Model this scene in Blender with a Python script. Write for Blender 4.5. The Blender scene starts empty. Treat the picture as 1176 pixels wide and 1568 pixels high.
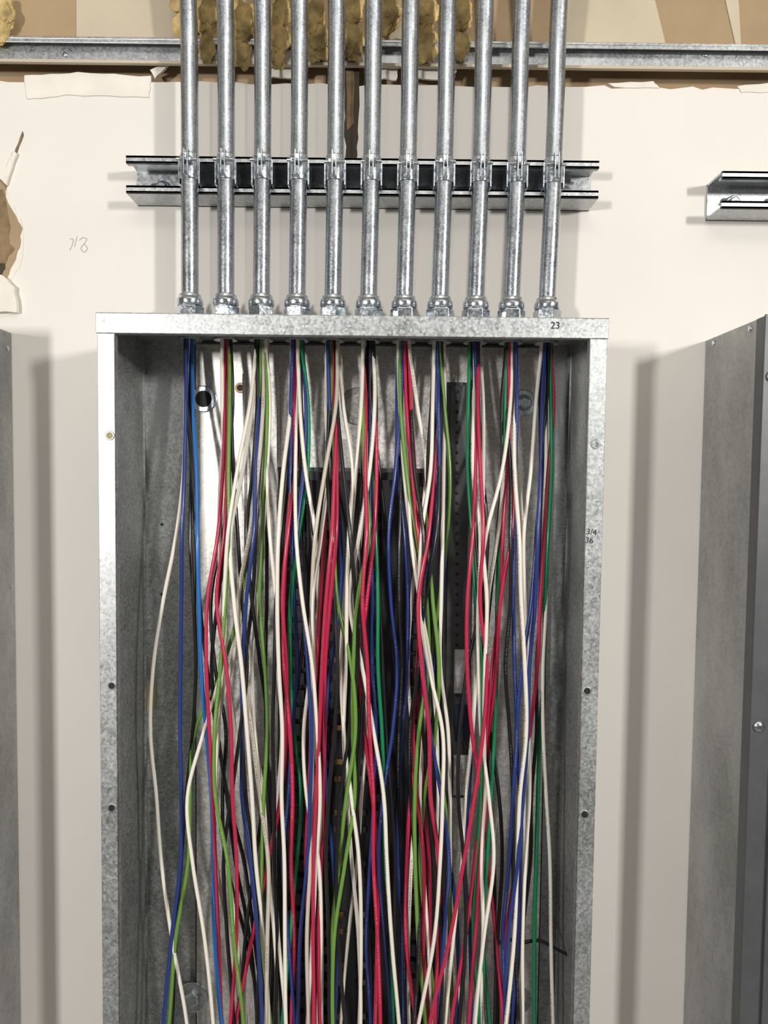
import bpy, bmesh, math, random
from mathutils import Vector, Matrix
random.seed(7)
H=1.60
PITCH=math.radians(2.9); ROLL=math.radians(0.65); F=26/36*1568
RM=(Matrix.Rotation(math.pi/2-PITCH,3,'X') @ Matrix.Rotation(ROLL,3,'Z'))
YW=.883; YF=.737; YG=YW-.0006
def P(px,py,d):
    v=RM @ Vector(((px-588)/F, -(py-784)/F, -1))
    v*=d/v.y
    return Vector((v.x,d,v.z+H))

# ---------------- materials ----------------
def newmat(name):
    m=bpy.data.materials.new(name); m.use_nodes=True
    nt=m.node_tree; b=nt.nodes['Principled BSDF']; return m,nt,b
def ramp(nt,fac,stops):
    r=nt.nodes.new('ShaderNodeValToRGB')
    while len(r.color_ramp.elements)<len(stops): r.color_ramp.elements.new(.5)
    for e,(p,c) in zip(r.color_ramp.elements,stops):
        e.position=p; e.color=(*c,1)
    nt.links.new(fac,r.inputs[0]); return r
def noise(nt,scale,detail=4,rough=.55,stretch=None):
    tc=nt.nodes.new('ShaderNodeTexCoord'); n=nt.nodes.new('ShaderNodeTexNoise')
    n.inputs['Scale'].default_value=scale; n.inputs['Detail'].default_value=detail; n.inputs['Roughness'].default_value=rough
    if stretch:
        mp=nt.nodes.new('ShaderNodeMapping'); mp.inputs['Scale'].default_value=stretch
        nt.links.new(tc.outputs['Object'],mp.inputs[0]); nt.links.new(mp.outputs[0],n.inputs[0])
    else: nt.links.new(tc.outputs['Object'],n.inputs[0])
    return n
def bump(nt,b,src,strength,dist=.001):
    bp=nt.nodes.new('ShaderNodeBump'); bp.inputs['Strength'].default_value=strength; bp.inputs['Distance'].default_value=dist
    nt.links.new(src,bp.inputs['Height']); nt.links.new(bp.outputs[0],b.inputs['Normal'])
def mathn(nt,op,a,b=None,c=None):
    n=nt.nodes.new('ShaderNodeMath'); n.operation=op
    for i,x in enumerate((a,b,c)):
        if x is None: continue
        if isinstance(x,(int,float)): n.inputs[i].default_value=x
        else: nt.links.new(x,n.inputs[i])
    return n.outputs[0]
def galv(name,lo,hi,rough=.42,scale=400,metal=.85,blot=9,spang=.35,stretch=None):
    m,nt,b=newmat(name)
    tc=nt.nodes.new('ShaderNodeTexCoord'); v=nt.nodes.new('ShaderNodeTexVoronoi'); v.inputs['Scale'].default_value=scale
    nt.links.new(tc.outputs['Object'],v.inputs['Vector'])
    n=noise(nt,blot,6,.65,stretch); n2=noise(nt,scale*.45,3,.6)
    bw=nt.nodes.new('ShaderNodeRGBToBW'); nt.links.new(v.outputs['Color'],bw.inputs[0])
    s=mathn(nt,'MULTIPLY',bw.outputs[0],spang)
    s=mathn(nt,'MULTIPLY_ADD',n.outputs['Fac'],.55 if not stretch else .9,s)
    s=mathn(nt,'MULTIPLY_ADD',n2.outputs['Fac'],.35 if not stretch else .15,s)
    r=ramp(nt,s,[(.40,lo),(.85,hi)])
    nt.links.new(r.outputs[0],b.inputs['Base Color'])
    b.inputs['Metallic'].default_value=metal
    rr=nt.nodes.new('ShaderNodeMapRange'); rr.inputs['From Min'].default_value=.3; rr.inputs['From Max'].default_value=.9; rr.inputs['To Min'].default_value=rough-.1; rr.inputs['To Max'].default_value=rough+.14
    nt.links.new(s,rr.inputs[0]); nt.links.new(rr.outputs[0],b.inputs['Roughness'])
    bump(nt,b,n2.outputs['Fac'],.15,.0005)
    return m
def plain(name,col,rough=.5,metal=0,var=.12,scale=60,bmp=0,coat=0):
    m,nt,b=newmat(name); n=noise(nt,scale)
    r=ramp(nt,n.outputs['Fac'],[(.3,tuple(c*(1-var) for c in col)),(.7,tuple(min(1,c*(1+var)) for c in col))])
    nt.links.new(r.outputs[0],b.inputs['Base Color']); b.inputs['Roughness'].default_value=rough; b.inputs['Metallic'].default_value=metal
    b.inputs['Coat Weight'].default_value=coat
    if bmp: bump(nt,b,n.outputs['Fac'],bmp)
    return m
def wiremat(name,col,ink):
    m,nt,b=newmat(name); uv=nt.nodes.new('ShaderNodeUVMap'); uv.uv_map='UVMap'
    sp=nt.nodes.new('ShaderNodeSeparateXYZ'); nt.links.new(uv.outputs[0],sp.inputs[0])
    band=mathn(nt,'LESS_THAN',mathn(nt,'ABSOLUTE',mathn(nt,'SUBTRACT',sp.outputs[0],.5)),.06)
    def n1(sc):
        n=nt.nodes.new('ShaderNodeTexNoise'); n.noise_dimensions='1D'; n.inputs['Scale'].default_value=sc; n.inputs['Detail'].default_value=1
        nt.links.new(sp.outputs[1],n.inputs['W']); return n.outputs['Fac']
    let=mathn(nt,'GREATER_THAN',n1(900),.52); gap=mathn(nt,'GREATER_THAN',n1(14),.52)
    mask=mathn(nt,'MULTIPLY',mathn(nt,'MULTIPLY',band,let),gap)
    mx=nt.nodes.new('ShaderNodeMix'); mx.data_type='RGBA'; mx.inputs['A'].default_value=(*col,1); mx.inputs['B'].default_value=(*ink,1)
    nt.links.new(mathn(nt,'MULTIPLY',mask,.75),mx.inputs['Factor']); nt.links.new(mx.outputs['Result'],b.inputs['Base Color'])
    b.inputs['Roughness'].default_value=.3; b.inputs['Coat Weight'].default_value=.3; b.inputs['Coat Roughness'].default_value=.12
    return m
M_wall=plain('painted_drywall',(.77,.735,.685),.75,0,.025,5,.05)
M_kraft=plain('kraft_paper',(.37,.265,.155),.85,0,.14,10,.1)
M_beige=plain('shadow_stripe_and_trim_beige',(.54,.47,.35),.85,0,.06,12,.1)  # shared by the painted-in shadow stripes and the trim's lower edge
M_torn=plain('torn_drywall_paper',(.78,.74,.67),.9,0,.06,40,.4)
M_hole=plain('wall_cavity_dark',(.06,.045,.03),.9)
M_brown=plain('torn_brown_paper',(.22,.15,.08),.9,0,.35,50,.5)
M_galv=galv('galvanized_steel_flange',(.27,.285,.29),(.62,.64,.64),.42,420,.8)
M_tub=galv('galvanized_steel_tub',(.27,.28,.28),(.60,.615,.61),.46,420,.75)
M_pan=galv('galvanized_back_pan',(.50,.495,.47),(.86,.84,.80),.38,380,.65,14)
M_cond=galv('conduit_steel',(.34,.37,.40),(.60,.63,.67),.28,700,.98,40,.25)
M_zinc=galv('zinc_fitting',(.48,.53,.57),(.76,.80,.84),.20,500,1,60)
M_strut=galv('strut_steel',(.34,.36,.37),(.62,.64,.65),.34,400)
M_dark=plain('black_plastic',(.014,.014,.016),.4,0,.3)
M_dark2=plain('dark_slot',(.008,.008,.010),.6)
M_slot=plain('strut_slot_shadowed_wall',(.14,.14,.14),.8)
M_bar=plain('neutral_bar_metal',(.12,.125,.13),.35,.7,.2)
M_copper=plain('copper_brass',(.30,.19,.08),.4,.9,.3)
M_label=plain('white_label',(.62,.62,.60),.5,0,.25,260)
M_labelb=plain('black_label',(.02,.03,.06),.4)
M_tape=plain('masking_tape',(.38,.32,.14),.7)
M_ink=plain('marker_ink',(.02,.02,.04),.6)
M_pencil=plain('pencil_mark',(.42,.40,.38),.8)
M_foam=plain('yellow_insulation',(.60,.44,.19),.95,0,.55,45,.7)
M_panel=galv('grey_cabinet_side',(.22,.225,.22),(.58,.58,.56),.5,300,.35,7,.1,(1,1,.45))
M_cover=plain('grey_painted_cover',(.10,.105,.11),.45,.3,.1)
M_floor=plain('concrete_floor',(.32,.31,.29),.8,0,.15,3)
M_ceil=plain('ceiling_paint',(.6,.58,.54),.85,0,.05,3)
WC={'w':((.84,.79,.69)),'W':(.56,.51,.42),'k':(.010,.010,.012),'r':(.50,.018,.065),'b':(.018,.040,.20),'B':(.012,.15,.50),
    'g':(.005,.22,.085),'l':(.14,.30,.05)}
WM={k:wiremat('wire_insulation_'+n,WC[k],(.05,.05,.05) if k in 'wW' else tuple(min(1,c*1.3+.12) for c in WC[k])) for k,n in
    dict(w='white',W='grey_white',k='black',r='red',b='navy',B='blue',g='green',l='light_green').items()}

# ---------------- builder ----------------
class B:
    def __init__(s): s.bm=bmesh.new(); s.mats=[]; s.uv=s.bm.loops.layers.uv.new('UVMap')
    def mi(s,m):
        if m not in s.mats: s.mats.append(m)
        return s.mats.index(m)
    def box(s,x0,x1,y0,y1,z0,z1,m):
        i=s.mi(m); v=[s.bm.verts.new((x,y,z)) for x in(x0,x1) for y in(y0,y1) for z in(z0,z1)]
        for f in((0,1,3,2),(4,6,7,5),(0,4,5,1),(2,3,7,6),(0,2,6,4),(1,5,7,3)):
            fc=s.bm.faces.new([v[k] for k in f]); fc.material_index=i
    def cyl(s,c,axis,prof,m,seg=24,smooth=True,ang=0):
        i=s.mi(m); ax=Vector(axis).normalized()
        a=Vector((1,0,0)) if abs(ax.x)<.9 else Vector((0,0,1))
        u=ax.cross(a).normalized(); w=ax.cross(u); c=Vector(c); rings=[]
        for t,r in prof:
            if r<=1e-6: rings.append([s.bm.verts.new(c+ax*t)]); continue
            rings.append([s.bm.verts.new(c+ax*t+u*(r*math.cos(ang+2*math.pi*k/seg))+w*(r*math.sin(ang+2*math.pi*k/seg))) for k in range(seg)])
        for A,Bq in zip(rings,rings[1:]):
            for k in range(seg):
                k2=(k+1)%seg
                if len(A)==1 and len(Bq)==1: break
                vs=[A[0],Bq[k],Bq[k2]] if len(A)==1 else ([A[k],Bq[0],A[k2]] if len(Bq)==1 else [A[k],Bq[k],Bq[k2],A[k2]])
                f=s.bm.faces.new(vs); f.material_index=i; f.smooth=smooth
        for R in(rings[0],rings[-1]):
            if len(R)>1:
                f=s.bm.faces.new(R); f.material_index=i
    def tube(s,pts,r,m,seg=10,cap=True,tw=0,v0=0):
        i=s.mi(m); rings=[]; n=len(pts); L=[v0]
        for k in range(1,n): L.append(L[-1]+(pts[k]-pts[k-1]).length)
        for k,p in enumerate(pts):
            d=(pts[min(k+1,n-1)]-pts[max(k-1,0)]).normalized()
            u=d.cross(Vector((0,1,0)));
            if u.length<.1: u=d.cross(Vector((0,0,1)))
            u.normalize(); w=d.cross(u)
            rings.append([s.bm.verts.new(p+u*(r*math.cos(2*math.pi*j/seg))+w*(r*math.sin(2*math.pi*j/seg))) for j in range(seg)])
        for q,(A,Bq) in enumerate(zip(rings,rings[1:])):
            for j in range(seg):
                f=s.bm.faces.new((A[j],Bq[j],Bq[(j+1)%seg],A[(j+1)%seg])); f.material_index=i; f.smooth=True
                for lp,(a,l) in zip(f.loops,((j,L[q]),(j,L[q+1]),(j+1,L[q+1]),(j+1,L[q]))): lp[s.uv].uv=(((a/seg)+tw),l)
        if cap:
            for R in(rings[0],rings[-1]):
                f=s.bm.faces.new(R); f.material_index=i
    def prism(s,poly,y0,y1,m):
        i=s.mi(m); a=[s.bm.verts.new((x,y0,z)) for x,z in poly]; b=[s.bm.verts.new((x,y1,z)) for x,z in poly]
        f=s.bm.faces.new(a); f.material_index=i; f=s.bm.faces.new(b[::-1]); f.material_index=i
        for k in range(len(poly)):
            k2=(k+1)%len(poly); f=s.bm.faces.new((a[k],b[k],b[k2],a[k2])); f.material_index=i
    def done(s,name,bev=0,parent=None):
        bmesh.ops.recalc_face_normals(s.bm,faces=s.bm.faces)
        me=bpy.data.meshes.new(name); s.bm.to_mesh(me); s.bm.free()
        for m in s.mats: me.materials.append(m)
        o=bpy.data.objects.new(name,me); bpy.context.collection.objects.link(o)
        if bev:
            md=o.modifiers.new('bevel','BEVEL'); md.width=bev; md.segments=2; md.limit_method='ANGLE'
        if parent: o.parent=parent
        return o
def catmull(pts,n=6):
    out=[]; q=[pts[0]]+list(pts)+[pts[-1]]
    for i in range(1,len(q)-2):
        p0,p1,p2,p3=q[i-1:i+3]
        for k in range(n):
            t=k/n; out.append(.5*((2*p1)+(p2-p0)*t+(2*p0-5*p1+4*p2-p3)*t*t+(3*p1-p0-3*p2+p3)*t**3))
    out.append(pts[-1]); return out
def pxpoly(pts,d): return [(P(x,y,d).x,P(x,y,d).z) for x,y in pts]
def rough_poly(pts,d,amp=.0012,sub=5):
    base=pxpoly(pts,d); out=[]
    for k in range(len(base)):
        a=base[k]; b=base[(k+1)%len(base)]
        for j in range(sub):
            t=j/sub; out.append((a[0]+(b[0]-a[0])*t+random.uniform(-amp,amp),a[1]+(b[1]-a[1])*t+random.uniform(-amp,amp)))
    return out

# ---------------- room shell ----------------
b=B(); top=H+.452
poly=[(-2.4,0),(2.4,0)]
x=2.4
while x>-2.4:
    poly.append((x,top+random.uniform(-.002,.0025))); x-=random.uniform(.008,.03)
poly.append((-2.4,top))
b.prism(poly,YW,YW+.016,M_wall); b.done('wall_back')
b=B(); b.box(-2.4,2.4,YW+.017,YW+.04,0,2.7,M_kraft); b.done('wall_backing_board')
b=B(); b.box(-2.4,2.4,-2.6,YW+.04,-.05,0,M_floor); b.done('floor')
b=B(); b.box(-2.4,2.4,-2.6,YW+.04,2.7,2.75,M_ceil); b.done('ceiling')
b=B()
b.box(-2.4,2.4,YW-.006,YW+.016,H+.492,2.7,M_kraft)
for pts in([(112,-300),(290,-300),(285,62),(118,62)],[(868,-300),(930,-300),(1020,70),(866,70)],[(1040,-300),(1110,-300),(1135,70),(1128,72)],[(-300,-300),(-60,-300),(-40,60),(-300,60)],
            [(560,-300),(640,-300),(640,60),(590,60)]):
    b.prism(rough_poly(pts,YW-.007,.001,6),YW-.0072,YW-.006,M_beige)  # beige strips put the upper wall's shadow striping into colour
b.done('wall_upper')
b=B()
b.box(-2.4,2.4,YW-.020,YW-.0075,H+.4885,H+.4915,M_strut)
b.box(-2.4,2.4,YW-.0095,YW-.0075,H+.470,H+.4885,M_strut)
b.box(-2.4,2.4,YW-.020,YW-.0185,H+.4845,H+.4885,M_galv)
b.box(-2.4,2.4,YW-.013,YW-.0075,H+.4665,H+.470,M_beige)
for px in(100,395,860,1080): 
    p=P(px,84,YW-.0095); b.cyl(p,(0,-1,0),[(0,.003),(.001,.0028),(.0016,.001)],M_zinc,12)
b.done('trim_1',.0006)

# torn drywall
b=B()
b.prism(rough_poly([(38,116),(120,112),(232,118),(228,150),(110,146),(42,153)],YW,.0009,6),YW-.0016,YW,M_torn)
b.prism(rough_poly([(232,110),(262,98),(250,112),(238,122)],YW,.0006,3),YW-.004,YW,M_torn)
b.prism(rough_poly([(930,128),(1000,126),(1010,136),(940,134)],YW,.0006,4),YW-.0014,YW,M_torn)
b.prism(rough_poly([(1128,132),(1176,128),(1200,136),(1190,142),(1135,142)],YW,.0006,4),YW-.0012,YW,M_torn)
b.prism(rough_poly([(-40,257),(12,258),(12,298),(36,346),(34,401),(14,436),(-40,434)],YW,.0014,5),YW-.0007,YW,M_torn)
b.prism(rough_poly([(-40,264),(9,262),(9,302),(24,332),(34,349),(31,374),(25,397),(10,430),(-40,430)],YW,.0011,4),YW-.0012,YW-.0007,M_kraft)
b.prism(rough_poly([(-40,284),(4,290),(17,340),(15,370),(23,380),(8,408),(-40,402)],YW,.0016,4),YW-.0018,YW-.0012,M_brown)
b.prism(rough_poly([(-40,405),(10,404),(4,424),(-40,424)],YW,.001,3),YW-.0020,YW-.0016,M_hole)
b.prism(rough_poly([(-40,425),(8,424),(26,442),(31,480),(-40,480)],YW,.001,4),YW-.008,YW-.0012,M_torn)
b.prism(rough_poly([(35,202),(37,208),(24,240),(10,292),(6,270),(22,236)],YW,.0005,4),YW-.0012,YW,M_brown)
b.prism(rough_poly([(24,232),(28,238),(12,285),(-2,270),(4,262),(14,256)],YW,.0006,4),YW-.0045,YW-.0008,M_torn)
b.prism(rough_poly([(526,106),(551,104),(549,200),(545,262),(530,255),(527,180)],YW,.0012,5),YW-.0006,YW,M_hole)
b.prism(rough_poly([(530,110),(542,110),(541,190),(532,200)],YW,.001,4),YW-.0012,YW-.0006,M_brown)
for x0,x1 in((395,470),(560,610),(625,700)):
    b.prism(rough_poly([(x0,100),(x1,100),(x1-4,124),(x0+3,120)],YW,.0016,6),YW-.003,YW,M_torn)
b.done('torn_drywall_patches')

# insulation
b=B(); i=b.mi(M_foam)
from mathutils import noise as nz
def blob(bm,c,r,sq):
    g=bmesh.ops.create_icosphere(bm,subdivisions=5,radius=r)
    off=Vector((random.uniform(0,50),random.uniform(0,50),random.uniform(0,50)))
    for v in g['verts']:
        n=nz.noise(v.co*60+off)*.5+nz.noise(v.co*170+off)*.30+nz.noise(v.co*520+off)*.14
        v.co*=(1+n); v.co=Vector((v.co.x*sq[0],v.co.y*sq[1],v.co.z*sq[2]))+Vector(c)
for px,py,r in[(318,24,19),(316,76,13),(372,34,20),(370,78,14),(428,18,16),(424,66,20),(480,30,17),(486,70,16),(540,14,18),(536,64,19),(596,22,19),(650,18,17),(652,72,17),(706,20,17),(705,66,13),(280,36,13),(272,4,11),(6,24,15),(0,50,12)]:
    p=P(px,py,YW-.018); blob(b.bm,p,r*.00078,(1,.5,1.45))
for f in b.bm.faces: f.smooth=True
o=b.done('foam_insulation')

# ---------------- conduits ----------------
CX=[-.2184+.03973*k for k in range(11)]; YC=.833
for k in range(11):
    b=B(); x=CX[k]; lean=.0045*k/10
    pts=[Vector((x,YC,H+.160)),Vector((x,YC,H+.20)),Vector((x+lean*.6,YC,H+.30)),Vector((x+lean,YC,H+.40)),Vector((x+lean,YC,H+.445)),Vector((x+lean,YC-.0008,H+.468)),
         Vector((x+lean,YC-.003,H+.490)),Vector((x+lean,YC-.0065,H+.515)),Vector((x+lean,YC-.012,H+.555)),Vector((x+lean,YC-.020,H+.61)),Vector((x+lean,YC-.034,H+.72)),Vector((x+lean,YC-.036,2.695))]
    b.tube(catmull(pts,4),.0094,M_cond,24)
    c=(x,YC,H)
    b.cyl(c,(0,0,1),[(.1565,.0150),(.1595,.0150),(.160,.0125),(.171,.0125),(.172,.0135)],M_zinc,28)
    b.cyl(c,(0,0,1),[(.170,.0140),(.1715,.0155),(.183,.0155),(.1845,.0140)],M_zinc,6,False,random.uniform(0,1))
    b.cyl(c,(0,0,1),[(.1845,.0136),(.186,.0144),(.191,.0144),(.193,.0132),(.194,.0124),(.197,.0120),(.198,.0098)],M_zinc,28)
    xl=x+lean*.75; zc=H+.334
    c=(xl,YC,zc)
    b.cyl(c,(0,0,1),[(-.013,.0100),(-.012,.0106),(.014,.0106),(.015,.0100)],M_zinc,28)
    for sx in(-1,1):
        b.box(xl+sx*.0020-.0007,xl+sx*.0020+.0007,YC-.019,YC-.0095,zc-.012,zc+.015,M_zinc)
        b.box(xl+sx*.0110-.0009,xl+sx*.0110+.0009,YC-.004,YC+.022,zc-.017,zc+.010,M_zinc)
    off=random.uniform(-.0012,.0012)
    b.cyl((xl-.011,YC-.0145,zc+.004+off),(1,0,0),[(0,.0019),(.022,.0019),(.0225,.001)],M_zinc,12)
    b.cyl((xl-.0068,YC-.0145,zc+.004+off),(1,0,0),[(0,.0034),(.0006,.0040),(.0034,.0040),(.0040,.0034)],M_zinc,6,False,random.random())
    b.cyl((xl+.0028,YC-.0145,zc+.004+off),(1,0,0),[(0,.0038),(.0026,.0038),(.0030,.0032)],M_zinc,6,False,random.random())
    b.done('electrical_conduit',.0003)

# ---------------- strut channels ----------------
def strut(x0,x1,zc):
    b=B(); yb=YG; yf=YW-.0412; h=.0205; t=.0026
    b.box(x0,x1,yb-t,yb,zc-h,zc+h,M_strut)
    b.box(x0,x1,yf,yb,zc+h-t,zc+h,M_strut); b.box(x0,x1,yf,yb,zc-h,zc-h+t,M_strut)
    for s in(-1,1):
        z=sorted((zc+s*h,zc+s*(h-.0085))); b.box(x0,x1,yf,yf+t,z[0],z[1],M_strut)
        z=sorted((zc+s*(h-.0085),zc+s*(h-.0085+t))); b.box(x0,x1,yf,yf+.0085,z[0],z[1],M_strut)
    n=int((x1-x0)/.0508)
    for k in range(n+1):
        xs=x0+.012+k*.0508
        if xs+.028>x1: break
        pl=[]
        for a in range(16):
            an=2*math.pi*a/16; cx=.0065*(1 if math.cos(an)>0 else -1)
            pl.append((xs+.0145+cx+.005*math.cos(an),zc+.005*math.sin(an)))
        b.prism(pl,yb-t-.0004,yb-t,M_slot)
    for xs in(x0+.030,x1-.030):
        c=(xs,yb-t-.0004,zc-.001)
        b.cyl(c,(0,-1,0),[(0,.0085),(.0012,.0085),(.0015,.0078)],M_zinc,24)
        b.cyl(c,(0,-1,0),[(.0014,.0058),(.005,.0058),(.006,.005)],M_zinc,6,False)
    b.done('strut_channel',.0007)
strut(-.2918,.2353,H+.331)
p=P(1105,300,YW-.041); strut(p.x,1.1,H+.3215)

# ---------------- main cabinet ----------------
X0,X1,ZT,ZB=-.2845,.2180,H+.155,H-.78; t=.0016; FL=.0170
cab=bpy.data.objects.new('electrical_panel_cabinet',None); bpy.context.collection.objects.link(cab)
b=B()
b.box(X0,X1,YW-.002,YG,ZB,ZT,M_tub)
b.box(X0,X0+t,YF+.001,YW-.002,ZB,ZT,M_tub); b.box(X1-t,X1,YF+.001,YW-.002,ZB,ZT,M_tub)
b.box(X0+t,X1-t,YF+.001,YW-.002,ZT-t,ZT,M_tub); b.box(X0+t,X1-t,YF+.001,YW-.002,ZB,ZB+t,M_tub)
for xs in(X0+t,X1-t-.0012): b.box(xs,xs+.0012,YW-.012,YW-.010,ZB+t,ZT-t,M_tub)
b.done('tub',0,cab)
b=B()
b.box(X0-.0005,X0+FL,YF,YF+.0016,ZB,ZT-.0188,M_galv); b.box(X1-FL,X1+.0005,YF,YF+.0016,ZB,ZT-.0188,M_galv)
b.box(X0-.0015,X1+.0015,YF-.0012,YF+.0016,ZT-.0190,ZT+.0008,M_galv)
b.box(X0-.0015,X1+.0015,YF-.0012,YF+.030,ZT,ZT+.0012,M_galv)
b.box(X0+FL,X1-FL,YF,YF+.0016,ZB,ZB+.018,M_galv)
b.box(X0+FL-.0014,X0+FL,YF,YF+.009,ZB,ZT-.019,M_tub); b.box(X1-FL,X1-FL+.0014,YF,YF+.009,ZB,ZT-.019,M_tub)
b.box(X0+FL,X1-FL,YF+.001,YF+.009,ZT-.0190,ZT-.0176,M_tub)
b.done('front_flange',.0006,cab)
b=B()
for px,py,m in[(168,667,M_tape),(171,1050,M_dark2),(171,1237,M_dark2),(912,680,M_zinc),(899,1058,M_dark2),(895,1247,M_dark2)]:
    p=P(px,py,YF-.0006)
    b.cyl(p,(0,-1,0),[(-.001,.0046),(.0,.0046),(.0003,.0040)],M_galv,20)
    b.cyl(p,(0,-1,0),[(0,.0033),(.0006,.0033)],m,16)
for xx in(X0+.006,X1-.006): b.cyl((xx,YF-.001,ZT-.006),(0,-1,0),[(0,.002),(.0006,.0016)],M_galv,12)
b.done('flange_holes',0,cab)
b=B()
for cx in CX: b.cyl((cx,YC,H),(0,0,1),[(.147,.0135),(.1530,.0135)],M_zinc,12,False)
b.done('locknuts',.0003,cab)
b=B()
YP=YW-.014
xl=P(298,600,YP).x; xr=P(846,600,YP).x
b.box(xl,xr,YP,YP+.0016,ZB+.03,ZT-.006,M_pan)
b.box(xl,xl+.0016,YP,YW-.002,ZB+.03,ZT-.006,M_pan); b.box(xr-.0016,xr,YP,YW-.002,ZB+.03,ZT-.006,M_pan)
for px in(372,424,690,722):
    xx=P(px,900,YP).x; b.box(xx,xx+.0025,YP-.006,YP,ZB+.05,H+.115,M_pan)
def ring(px,py,r,m1,m2,hub=None):
    p=P(px,py,YP); b.cyl(p,(0,-1,0),[(0,r),(.0012,r),(.0016,r*.93)],m1,28); b.cyl(p,(0,-1,0),[(.0014,r*.62),(.0022,r*.62)],m2,24)
    if hub: b.cyl(p,(0,-1,0),[(.002,r*.5),(.006,r*.5),(.007,r*.35)],hub,6,False)
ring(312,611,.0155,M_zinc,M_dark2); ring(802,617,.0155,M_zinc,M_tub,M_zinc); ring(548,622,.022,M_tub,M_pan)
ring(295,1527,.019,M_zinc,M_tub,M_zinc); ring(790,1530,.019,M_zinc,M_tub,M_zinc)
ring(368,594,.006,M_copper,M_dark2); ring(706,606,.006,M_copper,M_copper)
for px,py in((248,803),(248,910),(430,690)):
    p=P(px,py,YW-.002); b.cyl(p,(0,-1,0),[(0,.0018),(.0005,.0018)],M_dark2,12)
b.done('back_pan',.0004,cab)
b=B()
def pb(x0,y0,x1,y1,d0,d1,m):
    a=P(x0,y0,d0); c=P(x1,y1,d0); b.box(a.x,c.x,d0,d1,c.z,a.z,m)
pb(428,722,672,1950,YP-.010,YP,M_dark)
pb(470,735,492,1950,YP-.024,YP-.010,M_dark); pb(585,735,616,1950,YP-.024,YP-.010,M_dark)
pb(505,735,570,1950,YP-.016,YP-.010,M_dark2)
for k in range(36):
    yy=745+k*26
    pb(440,yy,466,yy+18,YP-.018,YP-.010,M_dark); pb(622,yy,650,yy+18,YP-.018,YP-.010,M_dark)
    pb(494,yy+3,504,yy+15,YP-.022,YP-.010,M_dark); pb(572,yy+3,583,yy+15,YP-.022,YP-.010,M_dark)
    if yy>930 and k%3: pb(512,yy+2,526,yy+10,YP-.021,YP-.016,M_copper); pb(548,yy+2,560,yy+10,YP-.021,YP-.016,M_bar)
pb(684,585,716,1222,YP-.013,YP,M_bar)
pb(690,590,710,1215,YP-.017,YP-.013,M_bar)
pb(398,1180,412,1950,YP-.012,YP,M_bar)
for k in range(40):
    p=P(700,600+k*15.5,YP-.017); b.cyl(p,(0,-1,0),[(0,.0020),(.0006,.0020),(.001,.0015)],M_dark,10)
pb(696,995,718,1062,YP-.020,YP-.017,M_label); pb(697,1080,720,1135,YP-.020,YP-.017,M_labelb); pb(695,1157,718,1218,YP-.020,YP-.017,M_label)
pb(484,672,535,718,YP-.0006,YP,M_label)
pb(425,715,675,724,YP-.012,YP-.010,M_bar)
b.done('breaker_chassis',.0005,cab)
b=B(); p=P(210,1068,.86); b.prism(rough_poly([(222,1048),(240,1042),(238,1084),(221,1092)],YW-.0026,.0006,4),YW-.0030,YW-.0022,M_tape); b.done('tape_scrap',0,cab)
def text(s,px,py,d,size,m,parent,name,rot=0,off=.00012):
    c=bpy.data.curves.new(name,'FONT'); c.body=s; c.size=size; c.extrude=.0001; c.offset=off; c.materials.append(m)
    o=bpy.data.objects.new(name,c); bpy.context.collection.objects.link(o); o.location=P(px,py,d); o.rotation_euler=(math.pi/2,rot,0)
    if parent: o.parent=parent
    return o
text('23',843,503,YF-.0016,.0095,M_ink,cab,'handwritten_number',0,.00005)
text('3/4\n36',897,818,YF-.0003,.0085,M_ink,cab,'handwritten_sizes',.1,0)
b=B()
for st in([(107,366),(112,366),(111,374),(107,383)],[(121,368),(127,364),(133,366),(129,373),(124,380),(129,386),(134,380),(128,373)],[(114,378),(118,362)]):
    b.tube(catmull([P(x,y,YW-.0003) for x,y in st],5),.00035,M_pencil,5)
b.done('pencil_marks')

# ---------------- neighbouring cabinets ----------------
b=B(); xa=.3774; xb=.90; yf=.745; zt=H+.162
b.box(xa,xb,yf,YG,ZB,zt,M_panel)
b.box(xa-.0012,xb+.0012,yf-.0025,yf,ZB-.002,zt+.0012,M_cover)
b.box(xa+.02,xb-.02,yf-.006,yf-.0025,ZB+.02,zt-.02,M_cover)
b.box(xa-.001,xa,yf,yf+.016,ZB,zt,M_cover)
for d,z in((.86,-.007),(.775,-.007)): b.cyl((xa,d,zt+z),(-1,0,0),[(0,.0035),(.0015,.003),(.002,.001)],M_zinc,14)
for z in(zt-.06,H-.252,H-.6): b.cyl((xa+.007,yf-.0025,z),(0,-1,0),[(0,.006),(.002,.0055),(.0035,.003),(.0038,0)],M_zinc,18)
b.done('electrical_cabinet',.0008)
b=B(); xa=-.442; xb=-.95
b.box(xb,xa,yf,YG,ZB,zt,M_panel)
b.box(xb-.0012,xa+.0012,yf-.0025,yf,ZB-.002,zt+.0012,M_cover); b.box(xb+.02,xa-.02,yf-.006,yf-.0025,ZB+.02,zt-.02,M_cover)
for z in(-.02,-.3): b.cyl((xa,.872,zt+z),(1,0,0),[(0,.003),(.0015,.0026),(.002,.001)],M_zinc,14)
b.done('electrical_cabinet',.0008)

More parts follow.
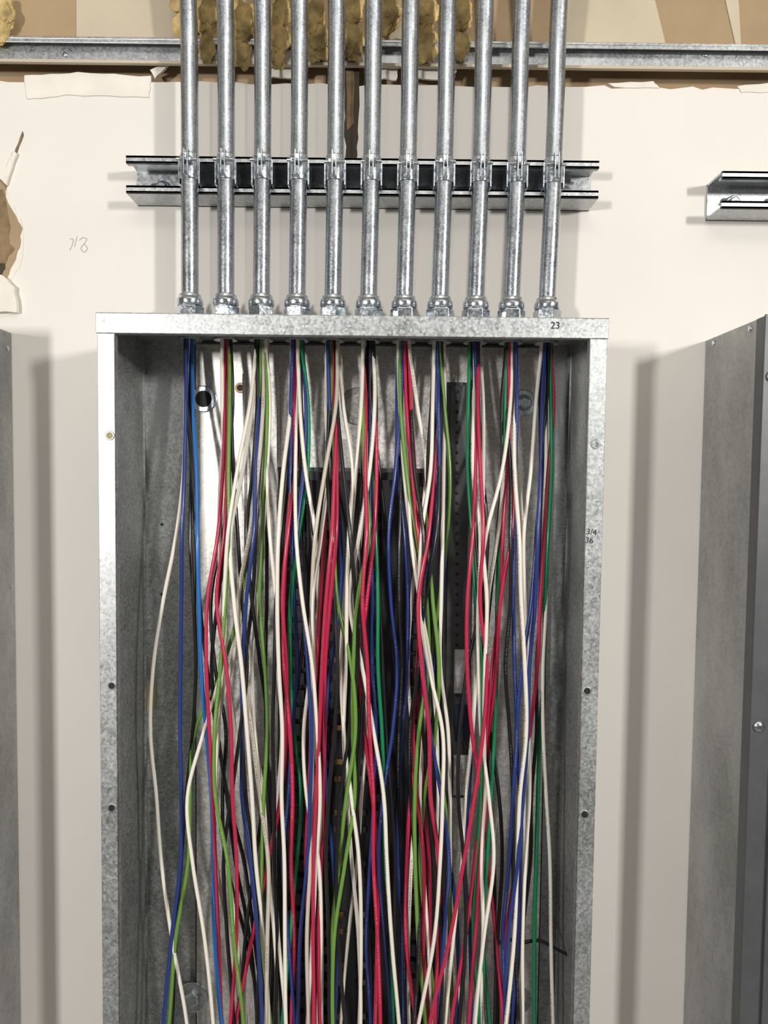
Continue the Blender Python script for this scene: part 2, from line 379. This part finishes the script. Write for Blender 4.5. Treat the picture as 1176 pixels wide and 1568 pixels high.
# ---------------- wires ----------------
ROWS=[515,620,720,820,920,1020,1120,1220,1320,1440,1580]
W=[
('w',288,286,283,270,250,232,231,238,247,262,287),
('b',286,284,281,278,276,275,278,280,276,262,247),
('B',294,297,299,301,303,308,318,322,324,330,338),
('k',290,290,291,292,296,300,296,286,279,268,262),
('l',400,398,392,385,372,345,292,292,290,268,258),
('w',392,385,362,350,345,340,310,283,293,316,326),
('r',344,345,344,337,316,314,321,324,328,333,340),
('r',351,351,349,343,330,345,352,358,362,366,350),
('k',357,356,350,340,318,330,350,340,345,378,402),
('W',347,347,340,334,338,345,360,368,378,395,405),
('w',388,387,372,352,355,372,378,388,392,402,412),
('l',408,408,405,400,398,405,408,404,402,400,416),
('k',402,402,398,390,385,375,370,378,390,400,395),
('w',412,412,411,404,392,385,390,405,412,420,427),
('b',396,396,393,388,378,370,368,372,382,395,400),
('w',340,340,342,345,348,340,335,330,345,365,378),
('l',352,353,352,350,345,338,326,330,348,356,375),
('r',460,458,452,440,432,436,442,430,410,385,358),
('g',462,470,474,458,443,445,452,462,456,442,430),
('b',467,468,464,452,462,470,475,478,470,460,455),
('k',450,447,440,430,425,418,415,418,422,425,420),
('w',455,455,450,452,462,478,488,490,485,478,470),
('w',446,445,435,425,424,428,430,432,434,438,440),
('r',452,450,446,440,432,436,446,448,446,450,448),
('w',499,499,504,494,478,478,482,490,490,492,495),
('l',506,506,510,512,515,540,545,530,520,508,505),
('r',514,514,514,508,500,492,490,482,478,480,480),
('r',510,512,516,514,503,497,498,494,490,488,490),
('w',520,525,540,534,528,530,525,530,540,548,552),
('k',504,503,500,505,512,520,515,505,500,502,505),
('W',517,516,500,484,474,475,478,480,474,468,472),
('l',554,556,560,566,545,538,540,545,530,512,508),
('w',561,562,562,552,540,552,562,556,545,535,522),
('w',573,572,568,548,530,556,572,590,592,600,614),
('k',577,577,576,578,582,585,590,600,605,605,608),
('b',567,567,568,566,570,572,575,572,565,562,567),
('g',569,570,572,575,580,580,586,590,590,598,603),
('r',558,559,558,560,556,562,566,570,572,576,584),
('l',612,614,620,636,655,655,640,636,635,640,650),
('r',627,628,632,645,645,642,640,650,655,660,650),
('w',633,636,655,640,630,625,630,638,630,622,628),
('k',618,617,615,612,612,618,612,608,615,620,622),
('w',622,622,628,628,640,660,672,668,665,680,682),
('r',625,626,630,640,655,650,646,630,620,618,640),
('b',608,608,610,622,625,622,615,610,612,615,620),
('w',663,664,660,645,640,655,682,680,672,665,640),
('b',668,666,668,680,678,665,662,672,690,700,700),
('r',676,678,664,655,640,648,655,660,672,672,668),
('l',673,678,688,684,672,655,660,680,688,690,694),
('w',680,680,678,680,675,672,685,690,690,695,708),
('k',660,660,655,660,662,670,660,655,665,675,672),
('g',716,717,716,722,728,735,740,735,732,722,735),
('w',724,724,722,735,733,728,722,715,705,695,680),
('r',733,733,735,740,735,745,740,728,712,690,655),
('b',728,730,738,745,742,735,725,718,712,718,722),
('k',721,721,728,730,735,745,742,750,758,760,762),
('w',737,740,742,738,745,742,740,742,738,742,728),
('g',773,773,772,765,762,760,755,750,745,738,749),
('r',779,778,776,770,765,752,742,740,738,725,716),
('w',784,782,768,745,733,730,735,750,760,740,725),
('b',791,791,790,790,788,788,790,787,780,770,775),
('w',788,786,790,796,800,805,805,798,792,788,772),
('k',776,776,780,782,780,775,780,785,786,790,795),
('w',826,822,812,802,803,806,810,813,803,797,800),
('b',835,832,825,822,820,812,808,803,792,778,772),
('r',848,846,840,832,828,822,812,800,790,775,768),
('g',842,843,843,842,836,832,828,824,822,818,820),
('w',832,838,838,836,834,832,832,836,840,845,849),
('k',840,838,832,828,826,824,820,815,812,800,790),
('w',790,791,794,800,806,810,806,802,806,803,790),
# further strands filling the middle of the bundle
('W',404,403,396,380,362,368,384,400,410,408,404),
('k',396,394,388,378,384,398,412,404,390,372,366),
('k',392,396,402,408,410,406,404,412,420,418,412),
('w',398,399,408,414,420,428,432,424,418,426,436),
('b',448,446,444,446,452,456,448,440,432,440,452),
('k',464,462,468,478,486,482,470,464,470,482,488),
('k',460,461,458,466,470,460,446,438,444,452,458),
('r',508,507,504,498,490,486,476,470,468,474,476),
('b',502,504,512,522,520,506,496,500,512,516,514),
('k',514,516,526,534,544,548,538,520,512,516,530),
('w',556,554,548,536,526,520,524,540,552,556,548),
('k',562,560,556,548,550,558,552,546,554,566,572),
('r',572,574,580,574,560,548,556,572,582,580,574),
('b',616,614,604,596,600,608,600,588,580,588,600),
('k',628,628,636,648,652,640,628,626,636,642,634),
('w',610,612,618,630,648,656,650,640,646,656,662),
('r',620,622,632,644,650,636,630,640,648,648,656),
('l',668,668,660,652,660,672,668,650,642,652,672),
('k',676,675,672,668,650,640,646,662,676,680,676),
('b',670,672,676,664,652,648,656,676,690,682,668),
('k',732,734,740,748,738,716,704,702,712,716,704),
('r',726,727,730,726,716,712,722,736,730,710,690),
('w',779,780,776,762,748,742,752,762,752,736,738),
('r',782,784,788,782,768,758,750,744,748,762,770),
('b',830,829,826,824,814,800,792,796,800,792,784),
('k',770,770,768,760,748,740,748,764,770,762,756),
# dark and grey-white conductors in the left-centre group
('k',354,352,356,362,372,380,368,352,340,346,356),
('k',284,288,294,298,306,316,330,346,362,384,396),
('W',410,409,404,392,374,352,330,318,330,352,366),
('k',344,348,352,346,334,322,330,348,372,392,404),
('w',456,457,466,482,488,476,462,470,488,494,486),
('k',568,570,580,592,600,606,612,602,594,600,596),
]
b=B()
for n,w in enumerate(W):
    base={'k':.800,'W':.795,'b':.795}.get(w[0],.789)+random.uniform(-.022,.016)
    ph=random.uniform(0,6.28); pts=[]; xs=w[1:]
    ctr=min(range(11),key=lambda k:abs(291+54.7*k-xs[0])); 
    for r,(py,px) in enumerate(zip(ROWS,xs)):
        f=min(1,r/3.2); f=f*f*(3-2*f)
        d=(YC+.006*math.sin(ph))*(1-f)+f*(base+.008*math.sin(ph+r*.8))
        if 0<r<len(xs)-1: px=.78*px+.11*(xs[r-1]+xs[r+1])
        q=P(px+(random.uniform(-2.2,2.2) if r>0 else 0),py,d); pts.append(q)
    cx=CX[ctr]
    st=Vector((max(cx-.0062,min(cx+.0062,pts[0].x)),YC+.005*math.sin(ph),H+.157))
    pts[0]=Vector((st.x,st.y,H+.140))
    last=pts[-1]; pts+= [last+Vector((random.uniform(-.01,.01),random.uniform(-.01,.01),-.08)),Vector((last.x*.9+random.uniform(-.02,.02),random.uniform(.80,.84),max(ZB+.02,H-.76)+random.uniform(0,.03)))]
    b.tube(catmull([st]+pts,7),random.uniform(.0020,.0023) if w[0]!='k' else .0021,WM[w[0]],8,True,random.choice((0,.25,.5,.1)),n*1.7)
pts=[P(762,1446,.83),P(775,1438,.815),P(800,1443,.81),P(825,1440,.812),P(850,1452,.82),P(876,1466,.83)]
b.tube(catmull(pts,6),.0020,WM['k'],8)
b.done('electrical_wire_bundle')

# ---------------- lights ----------------
def area(name,loc,target,size,w,col):
    l=bpy.data.lights.new(name,'AREA'); l.shape='RECTANGLE'; l.size=size[0]; l.size_y=size[1]; l.energy=w; l.color=col
    o=bpy.data.objects.new(name,l); bpy.context.collection.objects.link(o); o.location=loc
    o.rotation_euler=(Vector(target)-Vector(loc)).to_track_quat('-Z','Y').to_euler()
T=(0,YW,H)
area('work_light_1',(1.53,-1.25,H+.52),T,(.13,.22),37,(1,.97,.93))
area('work_light_2',(-1.02,-1.05,H+.16),T,(.12,.20),23,(1,.975,.945))
area('ceiling_light',(0.1,-.35,H+1.0),(0,YW,H+.1),(.9,.25),2.5,(1,.97,.93))
w=bpy.data.worlds.new('World'); bpy.context.scene.world=w; w.use_nodes=True
w.node_tree.nodes['Background'].inputs[0].default_value=(1,.975,.945,1); w.node_tree.nodes['Background'].inputs[1].default_value=.15

cam=bpy.data.cameras.new('camera'); co=bpy.data.objects.new('camera',cam); bpy.context.collection.objects.link(co)
co.matrix_world=Matrix.Translation((0,0,H)) @ RM.to_4x4()
cam.sensor_fit='VERTICAL'; cam.sensor_height=36; cam.lens=26; cam.clip_start=.02
bpy.context.scene.camera=co
bpy.context.scene.view_settings.view_transform='Standard'
